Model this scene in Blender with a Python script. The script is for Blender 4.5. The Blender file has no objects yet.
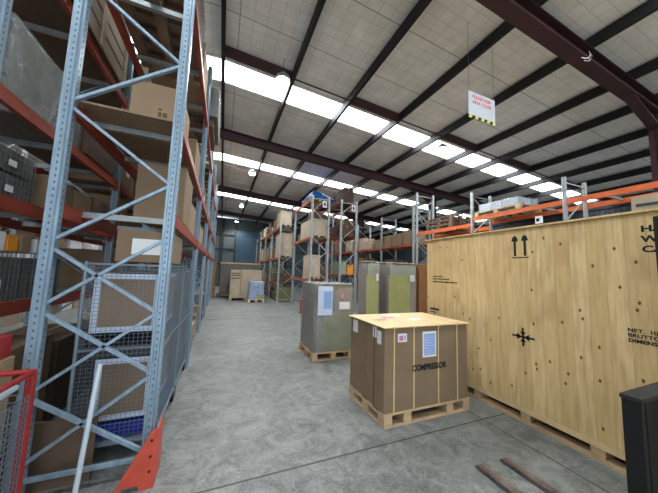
import bpy, bmesh, math, random
from mathutils import Vector, Matrix, noise
random.seed(7)
C = bpy.context.scene.collection
R = math.radians

# ------------------------------------------------------------------ materials
def nt(name):
    m = bpy.data.materials.new(name); m.use_nodes = True
    t = m.node_tree; t.nodes.clear()
    o = t.nodes.new('ShaderNodeOutputMaterial')
    b = t.nodes.new('ShaderNodeBsdfPrincipled')
    t.links.new(b.outputs[0], o.inputs[0])
    return m, t, b, o
def N(t, kind, **k):
    n = t.nodes.new(kind)
    for a, v in k.items():
        if a in n.inputs: n.inputs[a].default_value = v
        else: setattr(n, a, v)
    return n
def c4(c): return (c[0], c[1], c[2], 1)
def coord(t, scale=(1,1,1)):
    tc = N(t, 'ShaderNodeTexCoord'); mp = N(t, 'ShaderNodeMapping'); mp.inputs['Scale'].default_value = scale
    t.links.new(tc.outputs['Object'], mp.inputs[0]); return mp.outputs[0]
def mixc(t, fac, a, b, mode='MIX'):
    m = N(t, 'ShaderNodeMix', data_type='RGBA', blend_type=mode)
    for s, v in ((0, fac), (6, a), (7, b)):
        if hasattr(v, 'links'): t.links.new(v, m.inputs[s])
        else: m.inputs[s].default_value = v if s == 0 else c4(v)
    return m.outputs[2]
def ramp(t, f, p0, p1, c0=(0,0,0), c1=(1,1,1)):
    r = N(t, 'ShaderNodeValToRGB'); e = r.color_ramp.elements
    e[0].position = p0; e[1].position = p1; e[0].color = c4(c0); e[1].color = c4(c1)
    t.links.new(f, r.inputs[0]); return r.outputs[0]
def bump(t, b, h, s=.3, d=.01):
    n = N(t, 'ShaderNodeBump'); n.inputs['Strength'].default_value = s; n.inputs['Distance'].default_value = d
    t.links.new(h, n.inputs['Height']); t.links.new(n.outputs[0], b.inputs['Normal'])
def plain(name, c, rough=.6, metal=0, var=.25, scale=6, bmp=0, sc=(1,1,1)):
    m, t, b, o = nt(name)
    n = N(t, 'ShaderNodeTexNoise'); n.inputs['Scale'].default_value = scale; n.inputs['Detail'].default_value = 4
    t.links.new(coord(t, sc), n.inputs[0])
    c2 = tuple(x*(1-var) for x in c)
    t.links.new(mixc(t, ramp(t, n.outputs[0], .35, .7), c2, c), b.inputs['Base Color'])
    b.inputs['Roughness'].default_value = rough; b.inputs['Metallic'].default_value = metal
    if bmp: bump(t, b, n.outputs[0], bmp)
    return m
def emis(name, c, s):
    m, t, b, o = nt(name); e = N(t, 'ShaderNodeEmission'); e.inputs[0].default_value = c4(c); e.inputs[1].default_value = s
    t.links.new(e.outputs[0], o.inputs[0]); return m

M = {}
M['post'] = plain('galvanised_post', (.30,.42,.53), .42, .35, .3, 3, 0, (8,8,1))
M['post_far'] = plain('grey_steel_post', (.50,.55,.57), .45, .45, .25, 4)
M['slot'] = plain('post_slot', (.10,.14,.18), .8)
M['beam'] = plain('red_beam', (.36,.060,.035), .5, .0, .3, 4)
M['beam_orange'] = plain('orange_beam', (.80,.17,.045), .5, 0, .2, 4)
M['beam_dull'] = plain('dull_orange_beam', (.42,.10,.05), .5, 0, .25, 4)
M['bar'] = plain('support_bar', (.38,.42,.42), .45, .4, .3)
M['guard'] = plain('guard_orange', (.62,.085,.05), .5, 0, .25, 9)
M['red'] = plain('red_paint', (.36,.02,.02), .45, 0, .3, 9)
M['card'] = plain('cardboard', (.25,.175,.108), .85, 0, .16, 3)
M['card2'] = plain('cardboard_pale', (.31,.215,.135), .85, 0, .14, 3)
M['card3'] = plain('cardboard_dark', (.115,.075,.05), .85, 0, .2, 3)
M['tape'] = plain('packing_tape', (.26,.185,.11), .35, 0, .1)
M['paper'] = plain('white_paper', (.82,.83,.85), .7, 0, .05)
M['signface'] = plain('sign_face', (.55,.60,.66), .6, 0, .08)  # white board coloured dim and bluish, the weak light from beneath painted in
M['bluepaper'] = plain('blue_form', (.30,.45,.80), .7, 0, .1)
M['pinkpaper'] = plain('pink_mark', (.62,.25,.35), .7, 0, .1)
M['ink'] = plain('black_ink', (.012,.012,.012), .8)
M['redink'] = plain('red_ink', (.75,.06,.07), .8)
M['strap'] = plain('cream_strap', (.72,.58,.30), .5, 0, .1)
M['palletwood'] = plain('pallet_wood', (.62,.45,.27), .8, 0, .3, 3, .2, (1,1,4))
M['greywood'] = plain('weathered_wood', (.22,.15,.11), .85, 0, .3, 4)
M['plywood'] = plain('plywood', (.80,.60,.34), .65, 0, .12, 2, 0, (1,5,1))
M['palewood'] = plain('pale_crate_wood', (.52,.43,.32), .75, 0, .2, 3)
M['black'] = plain('black_steel', (.006,.006,.007), .6, 0, .3)
M['blacktop'] = plain('mottled_black', (.035,.037,.034), .7, 0, .5, 12)  # mottled, paler black of the guard cap
M['maroon'] = plain('maroon_steel', (.050,.016,.020), .6, .1, .25, 2)
M['purlin'] = plain('purlin_steel', (.014,.012,.016), .6, .2, .2)
M['girt'] = plain('girt_steel', (.05,.06,.065), .6, .2, .2)
M['wire'] = plain('wire_steel', (.26,.33,.40), .4, .5, .2)
M['mesh_wire'] = plain('mesh_wire', (.20,.25,.30), .45, .5, .2)
M['whitewire'] = plain('pale_strap', (.62,.72,.90), .5, 0, .1)
M['bluetray'] = plain('blue_plastic', (.006,.02,.28), .4, 0, .15)
M['whitebar'] = plain('pale_blue_bar', (.60,.72,.82), .4, .2, .12)
M['doorblue'] = plain('door_sheet', (.07,.14,.21), .5, .2, .2)
M['olive'] = plain('olive_board', (.22,.24,.12), .6, 0, .3, 6)
M['yellow'] = plain('yellow_green_board', (.42,.42,.035), .6, 0, .15, 3)
M['darkbrown'] = plain('dark_brown_board', (.12,.065,.045), .8, 0, .2)
M['orangebrown'] = plain('orange_board', (.34,.15,.05), .8, 0, .15)
M['greymesh'] = plain('grey_packing', (.17,.16,.14), .8, 0, .3, 14)
M['rust'] = plain('worn_steel', (.26,.21,.19), .45, .5, .6, 14)
M['green'] = plain('pale_green_board', (.33,.38,.28), .7)
M['orange'] = plain('orange_plastic', (.85,.32,.03), .5)
M['yellowblk'] = plain('hazard_yellow', (.80,.72,.12), .6)
M['concretejoint'] = plain('joint_filler', (.09,.09,.09), .9)
M['lamp'] = emis('lamp_lens', (1, .98, .93), 30)
M['skylight'] = emis('skylight_sheet', (.93, .98, 1.0), 12)

def mk_floor():
    m, t, b, o = nt('concrete_floor'); co = coord(t)
    n1 = N(t, 'ShaderNodeTexNoise'); n1.inputs['Scale'].default_value = .9; n1.inputs['Detail'].default_value = 8; n1.inputs['Roughness'].default_value = .65
    n2 = N(t, 'ShaderNodeTexNoise'); n2.inputs['Distortion'].default_value = 1.2; n2.inputs['Scale'].default_value = 5; n2.inputs['Detail'].default_value = 10; n2.inputs['Roughness'].default_value = .7
    n3 = N(t, 'ShaderNodeTexNoise'); n3.inputs['Scale'].default_value = 45; n3.inputs['Detail'].default_value = 4
    for n in (n1, n2, n3): t.links.new(co, n.inputs[0])
    a = mixc(t, ramp(t, n1.outputs[0], .4, .62), (.09,.10,.099), (.235,.253,.246))
    a = mixc(t, .6, a, ramp(t, n2.outputs[0], .36, .64, (.045,.052,.052), (.34,.36,.35)))
    a = mixc(t, .2, a, ramp(t, n3.outputs[0], .35, .65, (.05,.05,.05), (.36,.36,.36)))
    t.links.new(a, b.inputs['Base Color'])
    r = ramp(t, n2.outputs[0], .3, .75, (.38,.38,.38), (.6,.6,.6)); t.links.new(r, b.inputs['Roughness'])
    bump(t, b, n2.outputs[0], .15, .01); return m
M['floor'] = mk_floor()
def mk_roof():
    m, t, b, o = nt('roof_insulation'); co = coord(t)
    br = N(t, 'ShaderNodeTexBrick'); br.offset = 0; br.inputs['Scale'].default_value = 1
    br.inputs['Brick Width'].default_value = .25; br.inputs['Row Height'].default_value = .20
    br.inputs['Mortar Size'].default_value = .008; br.inputs['Mortar Smooth'].default_value = .6
    br.inputs['Color1'].default_value = (.84,.845,.81,1); br.inputs['Color2'].default_value = (.90,.90,.865,1); br.inputs['Mortar'].default_value = (.66,.66,.63,1)
    b2 = N(t, 'ShaderNodeTexBrick'); b2.offset = 0; b2.inputs['Scale'].default_value = 1
    b2.inputs['Brick Width'].default_value = 40; b2.inputs['Row Height'].default_value = 1.2; b2.inputs['Mortar Size'].default_value = .012
    b2.inputs['Color1'].default_value = (1,1,1,1); b2.inputs['Color2'].default_value = (1,1,1,1); b2.inputs['Mortar'].default_value = (.5,.5,.5,1)
    n = N(t, 'ShaderNodeTexNoise'); n.inputs['Scale'].default_value = 2.2; n.inputs['Detail'].default_value = 6
    for q in (br, b2, n): t.links.new(co, q.inputs[0])
    a = mixc(t, .8, br.outputs[0], b2.outputs[0], 'MULTIPLY')
    a = mixc(t, .6, a, ramp(t, n.outputs[0], .3, .7, (.74,.74,.72), (1,1,1)), 'MULTIPLY')
    t.links.new(a, b.inputs['Base Color']); b.inputs['Roughness'].default_value = .55
    bump(t, b, n.outputs[0], .5, .05); return m
M['roof'] = mk_roof()
def mk_wall(name, c, vert=True):
    m, t, b, o = nt(name); co = coord(t)
    w = N(t, 'ShaderNodeTexWave', wave_type='BANDS', bands_direction='X' if vert else 'Y'); w.inputs['Scale'].default_value = 1.6
    n = N(t, 'ShaderNodeTexNoise'); n.inputs['Scale'].default_value = .8
    t.links.new(co, w.inputs[0]); t.links.new(co, n.inputs[0])
    a = mixc(t, w.outputs[1], tuple(x*.72 for x in c), c)
    t.links.new(a, b.inputs['Base Color']); b.inputs['Roughness'].default_value = .5
    bump(t, b, w.outputs[1], .6, .02); return m
M['wall_x'] = mk_wall('corrugated_sheet_end', (.12,.165,.18))
M['wall_y'] = mk_wall('corrugated_sheet_side', (.09,.11,.13), False)
def mk_crate():
    m, t, b, o = nt('pine_crate_boards')
    co = coord(t); sx = N(t, 'ShaderNodeSeparateXYZ'); t.links.new(co, sx.inputs[0])
    # boards stand side by side along Y, 0.13 m wide
    d = N(t, 'ShaderNodeMath', operation='DIVIDE'); t.links.new(sx.outputs[1], d.inputs[0]); d.inputs[1].default_value = .131
    fl = N(t, 'ShaderNodeMath', operation='FLOOR'); t.links.new(d.outputs[0], fl.inputs[0])
    fr = N(t, 'ShaderNodeMath', operation='FRACT'); t.links.new(d.outputs[0], fr.inputs[0])
    wn = N(t, 'ShaderNodeTexWhiteNoise', noise_dimensions='1D'); t.links.new(fl.outputs[0], wn.inputs['W'])
    off = N(t, 'ShaderNodeCombineXYZ')
    mu = N(t, 'ShaderNodeMath', operation='MULTIPLY'); t.links.new(wn.outputs[0], mu.inputs[0]); mu.inputs[1].default_value = 9
    t.links.new(mu.outputs[0], off.inputs[2]); t.links.new(mu.outputs[0], off.inputs[0])
    ad = N(t, 'ShaderNodeVectorMath', operation='ADD'); t.links.new(co, ad.inputs[0]); t.links.new(off.outputs[0], ad.inputs[1])
    st = N(t, 'ShaderNodeMapping'); st.inputs['Scale'].default_value = (9, 9, .9); t.links.new(ad.outputs[0], st.inputs[0])
    g = N(t, 'ShaderNodeTexNoise'); g.inputs['Scale'].default_value = 3.2; g.inputs['Detail'].default_value = 6; g.inputs['Distortion'].default_value = .15
    t.links.new(st.outputs[0], g.inputs[0])
    base = mixc(t, wn.outputs[0], (.72,.53,.245), (.84,.65,.34))
    base = mixc(t, ramp(t, g.outputs[0], .40, .72), base, (.60,.41,.19))
    big = N(t, 'ShaderNodeTexNoise'); big.inputs['Scale'].default_value = 2.0; t.links.new(ad.outputs[0], big.inputs[0])
    base = mixc(t, ramp(t, big.outputs[0], .58, .8), base, (.56,.33,.16))
    kp = N(t, 'ShaderNodeMapping'); kp.inputs['Scale'].default_value = (1, 1, .62); t.links.new(ad.outputs[0], kp.inputs[0])
    v = N(t, 'ShaderNodeTexVoronoi', feature='F1', voronoi_dimensions='2D'); v.inputs['Scale'].default_value = 7.5; v.inputs['Randomness'].default_value = 1
    ks = N(t, 'ShaderNodeSeparateXYZ'); kc = N(t, 'ShaderNodeCombineXYZ'); t.links.new(kp.outputs[0], ks.inputs[0]); t.links.new(ks.outputs[1], kc.inputs[0]); t.links.new(ks.outputs[2], kc.inputs[1]); t.links.new(kc.outputs[0], v.inputs['Vector'])
    vs = N(t, 'ShaderNodeSeparateXYZ'); t.links.new(v.outputs['Color'], vs.inputs[0])
    sel = N(t, 'ShaderNodeMath', operation='GREATER_THAN'); t.links.new(vs.outputs[0], sel.inputs[0]); sel.inputs[1].default_value = .68
    kn = ramp(t, v.outputs['Distance'], .045, .10, (1,1,1), (0,0,0))
    km = N(t, 'ShaderNodeMath', operation='MULTIPLY'); t.links.new(kn, km.inputs[0]); t.links.new(sel.outputs[0], km.inputs[1])
    base = mixc(t, km.outputs[0], base, (.10,.045,.02))
    # joint between boards
    e1 = N(t, 'ShaderNodeMath', operation='LESS_THAN'); t.links.new(fr.outputs[0], e1.inputs[0]); e1.inputs[1].default_value = .035
    e2 = N(t, 'ShaderNodeMath', operation='MULTIPLY'); t.links.new(e1.outputs[0], e2.inputs[0]); e2.inputs[1].default_value = .3
    base = mixc(t, e2.outputs[0], base, (.20,.12,.05))
    t.links.new(base, b.inputs['Base Color']); b.inputs['Roughness'].default_value = .62
    return m
M['crate'] = mk_crate()
def mk_wrap(name, op=.4, c=(.75,.78,.76)):
    m, t, b, o = nt(name); co = coord(t, (1,1,.5))
    n = N(t, 'ShaderNodeTexNoise'); n.inputs['Scale'].default_value = 5; n.inputs['Detail'].default_value = 6; n.inputs['Distortion'].default_value = .8
    t.links.new(co, n.inputs[0])
    b.inputs['Base Color'].default_value = c4(c); b.inputs['Roughness'].default_value = .12
    bump(t, b, n.outputs[0], .9, .06)
    tr = N(t, 'ShaderNodeBsdfTransparent'); mx = N(t, 'ShaderNodeMixShader')
    f = ramp(t, n.outputs[0], .35, .75, (op*.7,)*3, (min(1, op*1.25),)*3)
    t.links.new(f, mx.inputs[0]); t.links.new(tr.outputs[0], mx.inputs[1]); t.links.new(b.outputs[0], mx.inputs[2])
    t.links.new(mx.outputs[0], o.inputs[0]); return m
M['wrap'] = mk_wrap('stretch_wrap', .24)
M['wrap_thick'] = mk_wrap('milky_wrap', .42, (.45,.50,.50))
def mk_tarp():
    m = plain('blue_tarp_sheet', (.025,.17,.62), .4, 0, .5, 5); return m
M['tarp'] = mk_tarp()

# ------------------------------------------------------------------ mesh helpers
class MB:
    def __init__(s, o=(0,0,0)): s.bm = bmesh.new(); s.o = Vector(o); s.mi = 0
    def hexa(s, pts):
        v = [s.bm.verts.new(Vector(p)-s.o) for p in pts]
        for f in ((0,3,2,1),(4,5,6,7),(0,1,5,4),(1,2,6,5),(2,3,7,6),(3,0,4,7)):
            s.bm.faces.new([v[i] for i in f]).material_index = s.mi
        return s
    def box(s, a, b):
        x0,y0,z0 = [min(p,q) for p,q in zip(a,b)]; x1,y1,z1 = [max(p,q) for p,q in zip(a,b)]
        return s.hexa([(x0,y0,z0),(x1,y0,z0),(x1,y1,z0),(x0,y1,z0),(x0,y0,z1),(x1,y0,z1),(x1,y1,z1),(x0,y1,z1)])
    def bar(s, p, q, w, h=None, upv=(0,0,1)):
        h = h or w; p = Vector(p); q = Vector(q); d = (q-p).normalized(); u = Vector(upv)
        if abs(d.dot(u)) > .98: u = Vector((0,1,0))
        a = d.cross(u).normalized()*w/2; c = a.cross(d).normalized()*h/2
        return s.hexa([p-a-c, p+a-c, q+a-c, q-a-c, p-a+c, p+a+c, q+a+c, q-a+c])
    def tube(s, pts, r, n=8, cap=True):
        rings = []
        pts = [Vector(p) for p in pts]
        for i, p in enumerate(pts):
            d = (pts[min(i+1, len(pts)-1)]-pts[max(i-1, 0)]).normalized()
            u = Vector((0,0,1)) if abs(d.z) < .9 else Vector((1,0,0))
            a = d.cross(u).normalized(); b = d.cross(a)
            rr = r[i] if isinstance(r, (list, tuple)) else r
            rings.append([s.bm.verts.new(p-s.o+(a*math.cos(t)+b*math.sin(t))*rr) for t in [2*math.pi*k/n for k in range(n)]])
        for A, B in zip(rings, rings[1:]):
            for k in range(n): s.bm.faces.new([A[k], A[(k+1)%n], B[(k+1)%n], B[k]]).material_index = s.mi
        if cap:
            s.bm.faces.new(rings[0]).material_index = s.mi; s.bm.faces.new(rings[-1][::-1]).material_index = s.mi
        return s
    def prism(s, poly, axis, a, b):
        # polygon in the plane across `axis`, extruded from a to b
        def P(u, v, w): return {'x': (w,u,v), 'y': (u,w,v), 'z': (u,v,w)}[axis]
        A = [s.bm.verts.new(Vector(P(u,v,a))-s.o) for u,v in poly]; B = [s.bm.verts.new(Vector(P(u,v,b))-s.o) for u,v in poly]
        n = len(poly)
        for k in range(n): s.bm.faces.new([A[k],A[(k+1)%n],B[(k+1)%n],B[k]]).material_index = s.mi
        s.bm.faces.new(A[::-1]).material_index = s.mi; s.bm.faces.new(B).material_index = s.mi
        return s
    def m(s, i): s.mi = i; return s
    def build(s, name, mat, parent=None, bev=0, smooth=False):
        bmesh.ops.recalc_face_normals(s.bm, faces=s.bm.faces[:])
        me = bpy.data.meshes.new(name); s.bm.to_mesh(me); s.bm.free()
        for q in (mat if isinstance(mat, (list, tuple)) else [mat]): me.materials.append(M[q] if isinstance(q, str) else q)
        o = bpy.data.objects.new(name, me); C.objects.link(o)
        if smooth:
            for p in me.polygons: p.use_smooth = True
        if parent is not None: o.parent = parent
        else: o.location = s.o
        if bev:
            bv = o.modifiers.new('bevel', 'BEVEL'); bv.width = bev; bv.segments = 2; bv.limit_method = 'ANGLE'
        return o
def tag(o, label, cat, group=None, kind=None):
    o['label'] = label; o['category'] = cat
    if group: o['group'] = group
    if kind: o['kind'] = kind
    return o
def thing(name, loc, label, cat, group=None):
    o = bpy.data.objects.new(name, None); o.empty_display_size = .1; C.objects.link(o); o.location = loc
    return tag(o, label, cat, group)
def struct(name, mb, mat, parent=None):
    o = mb.build(name, mat, parent)
    if parent is None: o['kind'] = 'structure'
    return o
def text(s, size, mat, parent, name, loc, rot, ext=.0008, sx=1, align='LEFT', bold=0):
    cu = bpy.data.curves.new(name, 'FONT'); cu.body = s; cu.size = size; cu.extrude = ext; cu.align_x = align; cu.offset = bold
    tmp = bpy.data.objects.new('tmp', cu); C.objects.link(tmp)
    dg = bpy.context.evaluated_depsgraph_get(); dg.update()
    me = bpy.data.meshes.new_from_object(tmp.evaluated_get(dg)); bpy.data.objects.remove(tmp)
    me.materials.clear(); me.materials.append(M[mat])
    o = bpy.data.objects.new(name, me); C.objects.link(o); o.parent = parent; o.location = loc; o.rotation_euler = rot; o.scale = (sx,1,1)
    return o

# ------------------------------------------------------------------ the building
X0, X1, Y0, Y1 = -9.0, 16.6, -9.0, 25.5
RX = -.3
def rz(x, base=5.85): return base - .07*abs(x-RX)   # height of the rafters' underside
struct('floor', MB().box((X0-.2,Y0-.2,-.2),(X1+.2,Y1+.2,0)), 'floor')
j = MB(); j.box((-6,2.192,0),(X1,2.206,.0015)); j.box((2.834,-6,0),(2.846,2.19,.0015)); j.box((2.834,2.21,0),(2.846,24,.0015)); j.box((-6,9.0,0),(X1,9.012,.0015)); j.box((-6,15.6,0),(X1,15.612,.0015))
struct('trim_1', j, 'concretejoint')
# roof sheets between the skylight bands
bands = [(-6.4,-5.65),(-.6,.2),(6.1,6.85),(11.4,12.15),(17.45,18.2)]
bands[1] = (.35,1.1)
cuts = [Y0-.2]
for a, b in bands: cuts += [a, b]
cuts.append(Y1+.2)
rf = MB()
for k in range(0, len(cuts), 2):
    y0, y1 = cuts[k], cuts[k+1]
    for xa, xb in ((X0-.2, RX), (RX, X1+.2)):
        za, zb = rz(xa, 6.36), rz(xb, 6.36)
        rf.hexa([(xa,y0,za),(xb,y0,zb),(xb,y1,zb),(xa,y1,za),(xa,y0,za+.08),(xb,y0,zb+.08),(xb,y1,zb+.08),(xa,y1,za+.08)])
struct('ceiling', rf, 'roof')
for i, (y0, y1) in enumerate(bands):
    sk = MB()
    for xa, xb in ((X0+.3, RX), (RX, X1-.9)):
        za, zb = rz(xa, 6.40), rz(xb, 6.40)
        sk.hexa([(xa,y0,za),(xb,y0,zb),(xb,y1,zb),(xa,y1,za),(xa,y0,za+.02),(xb,y0,zb+.02),(xb,y1,zb+.02),(xa,y1,za+.02)])
    struct('window_%d' % (i+1), sk, 'skylight')
# walls
struct('wall_back', MB().box((X0,Y1,0),(X1,Y1+.15,6.2)), 'wall_x')
struct('wall_right', MB().box((X1,Y0,0),(X1+.15,Y1,6.2)), 'wall_y')
struct('wall_left', MB().box((X0-.15,Y0,0),(X0,Y1,6.2)), 'wall_y')
struct('wall_front', MB().box((X0,Y0-.15,0),(-4,Y0,6.2)).box((4,Y0-.15,0),(X1,Y0,6.2)).box((-4,Y0-.15,5),(4,Y0,6.2)), 'wall_x')
g = MB()
for z in (1.9, 3.3, 4.6): g.box((X0,Y1-.12,z),(X1,Y1,z+.12))
for x in (-3.3,-.1,1.0,3.5,5.8,8.5,11.5,14.5): g.box((x-.09,Y1-.2,0),(x+.09,Y1,rz(x)+.3))
struct('trim_2', g, 'girt')
g = MB()
for z in (1.9, 3.0, 4.1, 5.0): g.box((X1-.1,Y0,z),(X1,Y1,z+.1))
struct('trim_3', g, 'girt')
d = MB()
for k in range(56): d.box((1.1, Y1-.14-(.015 if k%2 else 0), k*.09),(3.4, Y1-.1, k*.09+.088))
d1 = struct('door_1', d, 'doorblue')
# portal frames: rafter, columns and haunches are one steel frame each
for i, y in enumerate((-4.2, 2.30, 8.9, 15.3, 21.9)):
    fr = MB()
    for xa, xb in ((X0+.2, RX), (RX, X1-.1)):
        za, zb = rz(xa), rz(xb)
        for w, o0, o1 in ((.11, 0, .016), (.008, .016, .264), (.11, .264, .28)):
            fr.hexa([(xa,y-w,za+o0),(xb,y-w,zb+o0),(xb,y+w,zb+o0),(xa,y+w,za+o0),(xa,y-w,za+o1),(xb,y-w,zb+o1),(xb,y+w,zb+o1),(xa,y+w,za+o1)])
    xc = 8.42
    for s, x in ((1, xc), (-1, -8.8)):
        zt = rz(x)
        fr.box((x-.0,y-.1,0),(x+.014,y+.1,zt)); fr.box((x+.286,y-.1,0),(x+.3,y+.1,zt+.2)); fr.box((x,y-.006,0),(x+.3,y+.006,zt+.1))
    # haunch at the right column
    fr.hexa([(7.3,y-.085,rz(7.3)),(8.42,y-.085,rz(8.42)-.34),(8.42,y+.085,rz(8.42)-.34),(7.3,y+.085,rz(7.3)),(7.3,y-.085,rz(7.3)+.015),(8.42,y-.085,rz(8.42)-.325),(8.42,y+.085,rz(8.42)-.325),(7.3,y+.085,rz(7.3)+.015)])
    fr.hexa([(7.3,y-.006,rz(7.3)-.0),(8.42,y-.006,rz(8.42)-.33),(8.42,y+.006,rz(8.42)-.33),(7.3,y+.006,rz(7.3)),(7.3,y-.006,rz(7.3)+.02),(8.42,y-.006,rz(8.42)+.02),(8.42,y+.006,rz(8.42)+.02),(7.3,y+.006,rz(7.3)+.02)])
    struct('trim_%d' % (10+i), fr, 'maroon')
# purlins, each a cold rolled section along the building
for i, x in enumerate((-8.2,-6.7,-5.2,-3.7,-2.2,-.28,1.25,2.75,4.27,5.8,7.3,8.55,10.0,11.4,12.8,14.2,15.6)):
    z = rz(x)+.28
    p = MB().box((x-.035,Y0,z),(x+.035,Y1,z+.012)).box((x-.035,Y0,z+.012),(x-.027,Y1,z+.20)).box((x-.035,Y0,z+.19),(x+.035,Y1,z+.20)).box((x+.027,Y0,z),(x+.035,Y1,z+.03))
    struct('trim_%d' % (30+i), p, 'purlin')
PX = [-.28,1.25,2.75,4.27,5.8,7.3,8.55,10.0,11.4,12.8,14.2,15.6]
br = MB()
for y in (-1.0, 5.6, 12.1, 18.6):
    for k, (a, b) in enumerate(zip(PX, PX[1:])):
        za, zb = rz(a)+.30, rz(b)+.30
        if k % 2 == 0 and y == 5.6:
            br.hexa([(a,y-.008,za-.03),(b,y-.008,zb-.03),(b,y+.008,zb-.03),(a,y+.008,za-.03),(a,y-.008,za+.17),(b,y-.008,zb+.17),(b,y+.008,zb+.17),(a,y+.008,za+.17)]); br.bar((a,y+.04,za-.02),(b,y+.04,zb-.02), .09, .012)
        else: br.bar((a,y,za),(b,y,zb), .025)
struct('trim_50', br, 'maroon')

# ------------------------------------------------------------------ high bay lamps
LAMPS = [((.96,5.35,5.72),'round high bay lamp nearest the camera, below the first skylight band'),
         ((5.95,5.75,5.42),'round high bay lamp at the right, beyond the hanging sign'),
         ((.95,11.5,5.75),'second high bay lamp down the aisle, below the second skylight band'),
         ((.95,18.0,5.75),'third high bay lamp down the aisle, before the roller door'),
         ((.95,24.2,5.75),'farthest high bay lamp, close to the end wall'),
         ((-4.6,9.9,5.5),'high bay lamp behind the left racks, seen through their braces')]
for (x,y,z), lab in LAMPS:
    t = thing('high_bay_lamp', (x,y,z), lab, 'lamp', 'high bay lamps under the roof')
    MB().tube([(0,0,.0),(0,0,.03),(0,0,.08),(0,0,.14),(0,0,.18)], [.15,.155,.15,.08,.05], 20).build('housing', 'bar', t)
    MB().tube([(0,0,-.06),(0,0,-.045),(0,0,-.001)], [.07,.11,.14], 20).build('lens', 'lamp', t)
    MB().tube([(0,0,.18),(0,0,rz(x,6.36)-z-.004)], .006, 6).build('suspension_cable', 'black', t)
    L = bpy.data.lights.new('lamp_light', 'SPOT'); L.energy = 260; L.spot_size = R(150); L.spot_blend = .6; L.shadow_soft_size = .13; L.color = (1,.97,.92)
    lo = bpy.data.objects.new('lamp_light', L); C.objects.link(lo); lo.parent = t; lo.location = (0,0,-.09)

# ------------------------------------------------------------------ pallet racking
ORD = ['first','second','third','fourth','fifth','sixth','seventh','eighth']
def post_mb(h, w=.078, d=.07, slots=True):
    b = MB()
    pr = [(-w/2,d/2),(-w/2,-d*.30),(-w*.30,-d*.30),(-w*.22,-d/2),(w*.22,-d/2),(w*.30,-d*.30),(w/2,-d*.30),(w/2,d/2),
          (w/2-.004,d/2),(w/2-.004,-d*.24),(w*.27,-d*.24),(w*.19,-d*.44),(-w*.19,-d*.44),(-w*.27,-d*.24),(-w/2+.004,-d*.24),(-w/2+.004,d/2)]
    b.prism(pr, 'z', .012, h)
    b.box((-w*.75,-d*.8,0),(w*.75,d*.8,.012))
    if slots:
        b.m(1)
        k = 0
        while .12+k*.05 < h-.03:
            z = .12+k*.05; b.box((-.005,-d/2-.0012,z),(.005,-d/2,z+.018))
            for s in (-1, 1): b.box((s*w/2, -.004,z),(s*(w/2+.0012), .006, z+.018))
            k += 1
    return b
def rack(name, label, x0, x1, frames, heights, levels, pmat, bmat, slots=2, sup=1, group=None, brace_nodes=None, r=.033):
    root = thing(name, (x0, frames[0], 0), label, 'rack', group)
    def L(p): return (p[0]-x0, p[1]-frames[0], p[2])
    for i, y in enumerate(frames):
        h = heights[i]
        for x in (x0+.039, x1-.039):
            o = post_mb(h, slots=i < slots).build('post', [pmat, 'slot'], root); o.location = L((x,y,0))
        xa, xb = x0+.085, x1-.085
        if brace_nodes and i == 0:
            br = brace_nodes
        else:
            br = []; z = .18; s = 0
            br.append(((xa,z-.03),(xb,z-.03)))
            while z+.55 < h:
                br.append(((xa,z),(xb,z+.55)) if s else ((xb,z),(xa,z+.55))); z += .55; s ^= 1
            br.append(((xa,h-.12),(xb,h-.12)))
        for (u, z0), (v, z1) in br:
            MB().bar(L((u,y+.005,z0)), L((v,y+.005,z1)), .022, r, (0,1,0)).build('brace', pmat, root)
    for i, (ya, yb) in enumerate(zip(frames, frames[1:])):
        lv = levels[i] if isinstance(levels[0], (list, tuple)) else levels
        for z in lv:
            for x in (x0+.03, x1-.03):
                b = MB(); p0 = L((x,ya+.04,z-.11)); p1 = L((x,yb-.04,z))
                b.box((p0[0]-.024,p0[1],p0[2]),(p0[0]+.024,p1[1],p1[2]-.028)); b.box((p0[0]-.018,p0[1],p1[2]-.028),(p0[0]+.018,p1[1],p1[2]))
                for yy in (p0[1], p1[1]-.006): b.box((p0[0]-.03,yy,p0[2]-.05),(p0[0]+.03,yy+.006,p1[2]-.005))
                b.build('beam', bmat, root)
            for k in range(sup):
                y = ya + (yb-ya)*(k+.5)/sup
                q = L((x0+.055,y,z)); w = x1-x0-.11
                MB().box((q[0],q[1]-.022,z-.055),(q[0]+w,q[1]+.022,z-.004)).build('support_bar', 'bar', root)
    return root
FY = [2.49,4.9,7.3,9.7,12.1,14.5]
xa, xb = -1.16, -.462
bn = [((xa,2.82),(xb,3.35)),((xb,2.29),(xa,2.80)),((xb,2.26),(xa,1.75)),((xa,1.72),(xb,1.23)),((xb,1.81),(xa,1.29)),
      ((xa,1.26),(xb,.77)),((xb,1.22),(xa,.70)),((xa,.67),(xb,.19)),((xb,.74),(xa,.23)),((xa,.14),(xb,.14)),
      ((xb,3.38),(xa,3.86)),((xa,3.90),(xb,4.42)),((xb,4.45),(xa,4.9)),((xa,4.1),(xb,4.1)),((xa,5.0),(xb,5.0))]
L1 = rack('pallet_rack', 'tall pallet rack of blue-grey uprights and red beams along the left of the aisle', -1.20, -.39, FY, [5.2]*6, (2.05,2.88,4.2), 'post', 'beam', 6, 3, 'pallet racking', bn)
L2 = rack('pallet_rack', 'second rack row back to back behind the left aisle rack', -2.42, -1.56, FY, [5.2]*6, (1.27,2.1,2.88,4.2), 'post', 'beam', 2, 3, 'pallet racking')
L3 = rack('pallet_rack', 'far left rack row beyond the next aisle, glimpsed between loads', -5.6, -4.7, [1.2,3.7,6.2,8.7,11.2,13.7], [4.6]*6, (1.6,3.1), 'post_far', 'beam', 0, 1, 'pallet racking')
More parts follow.
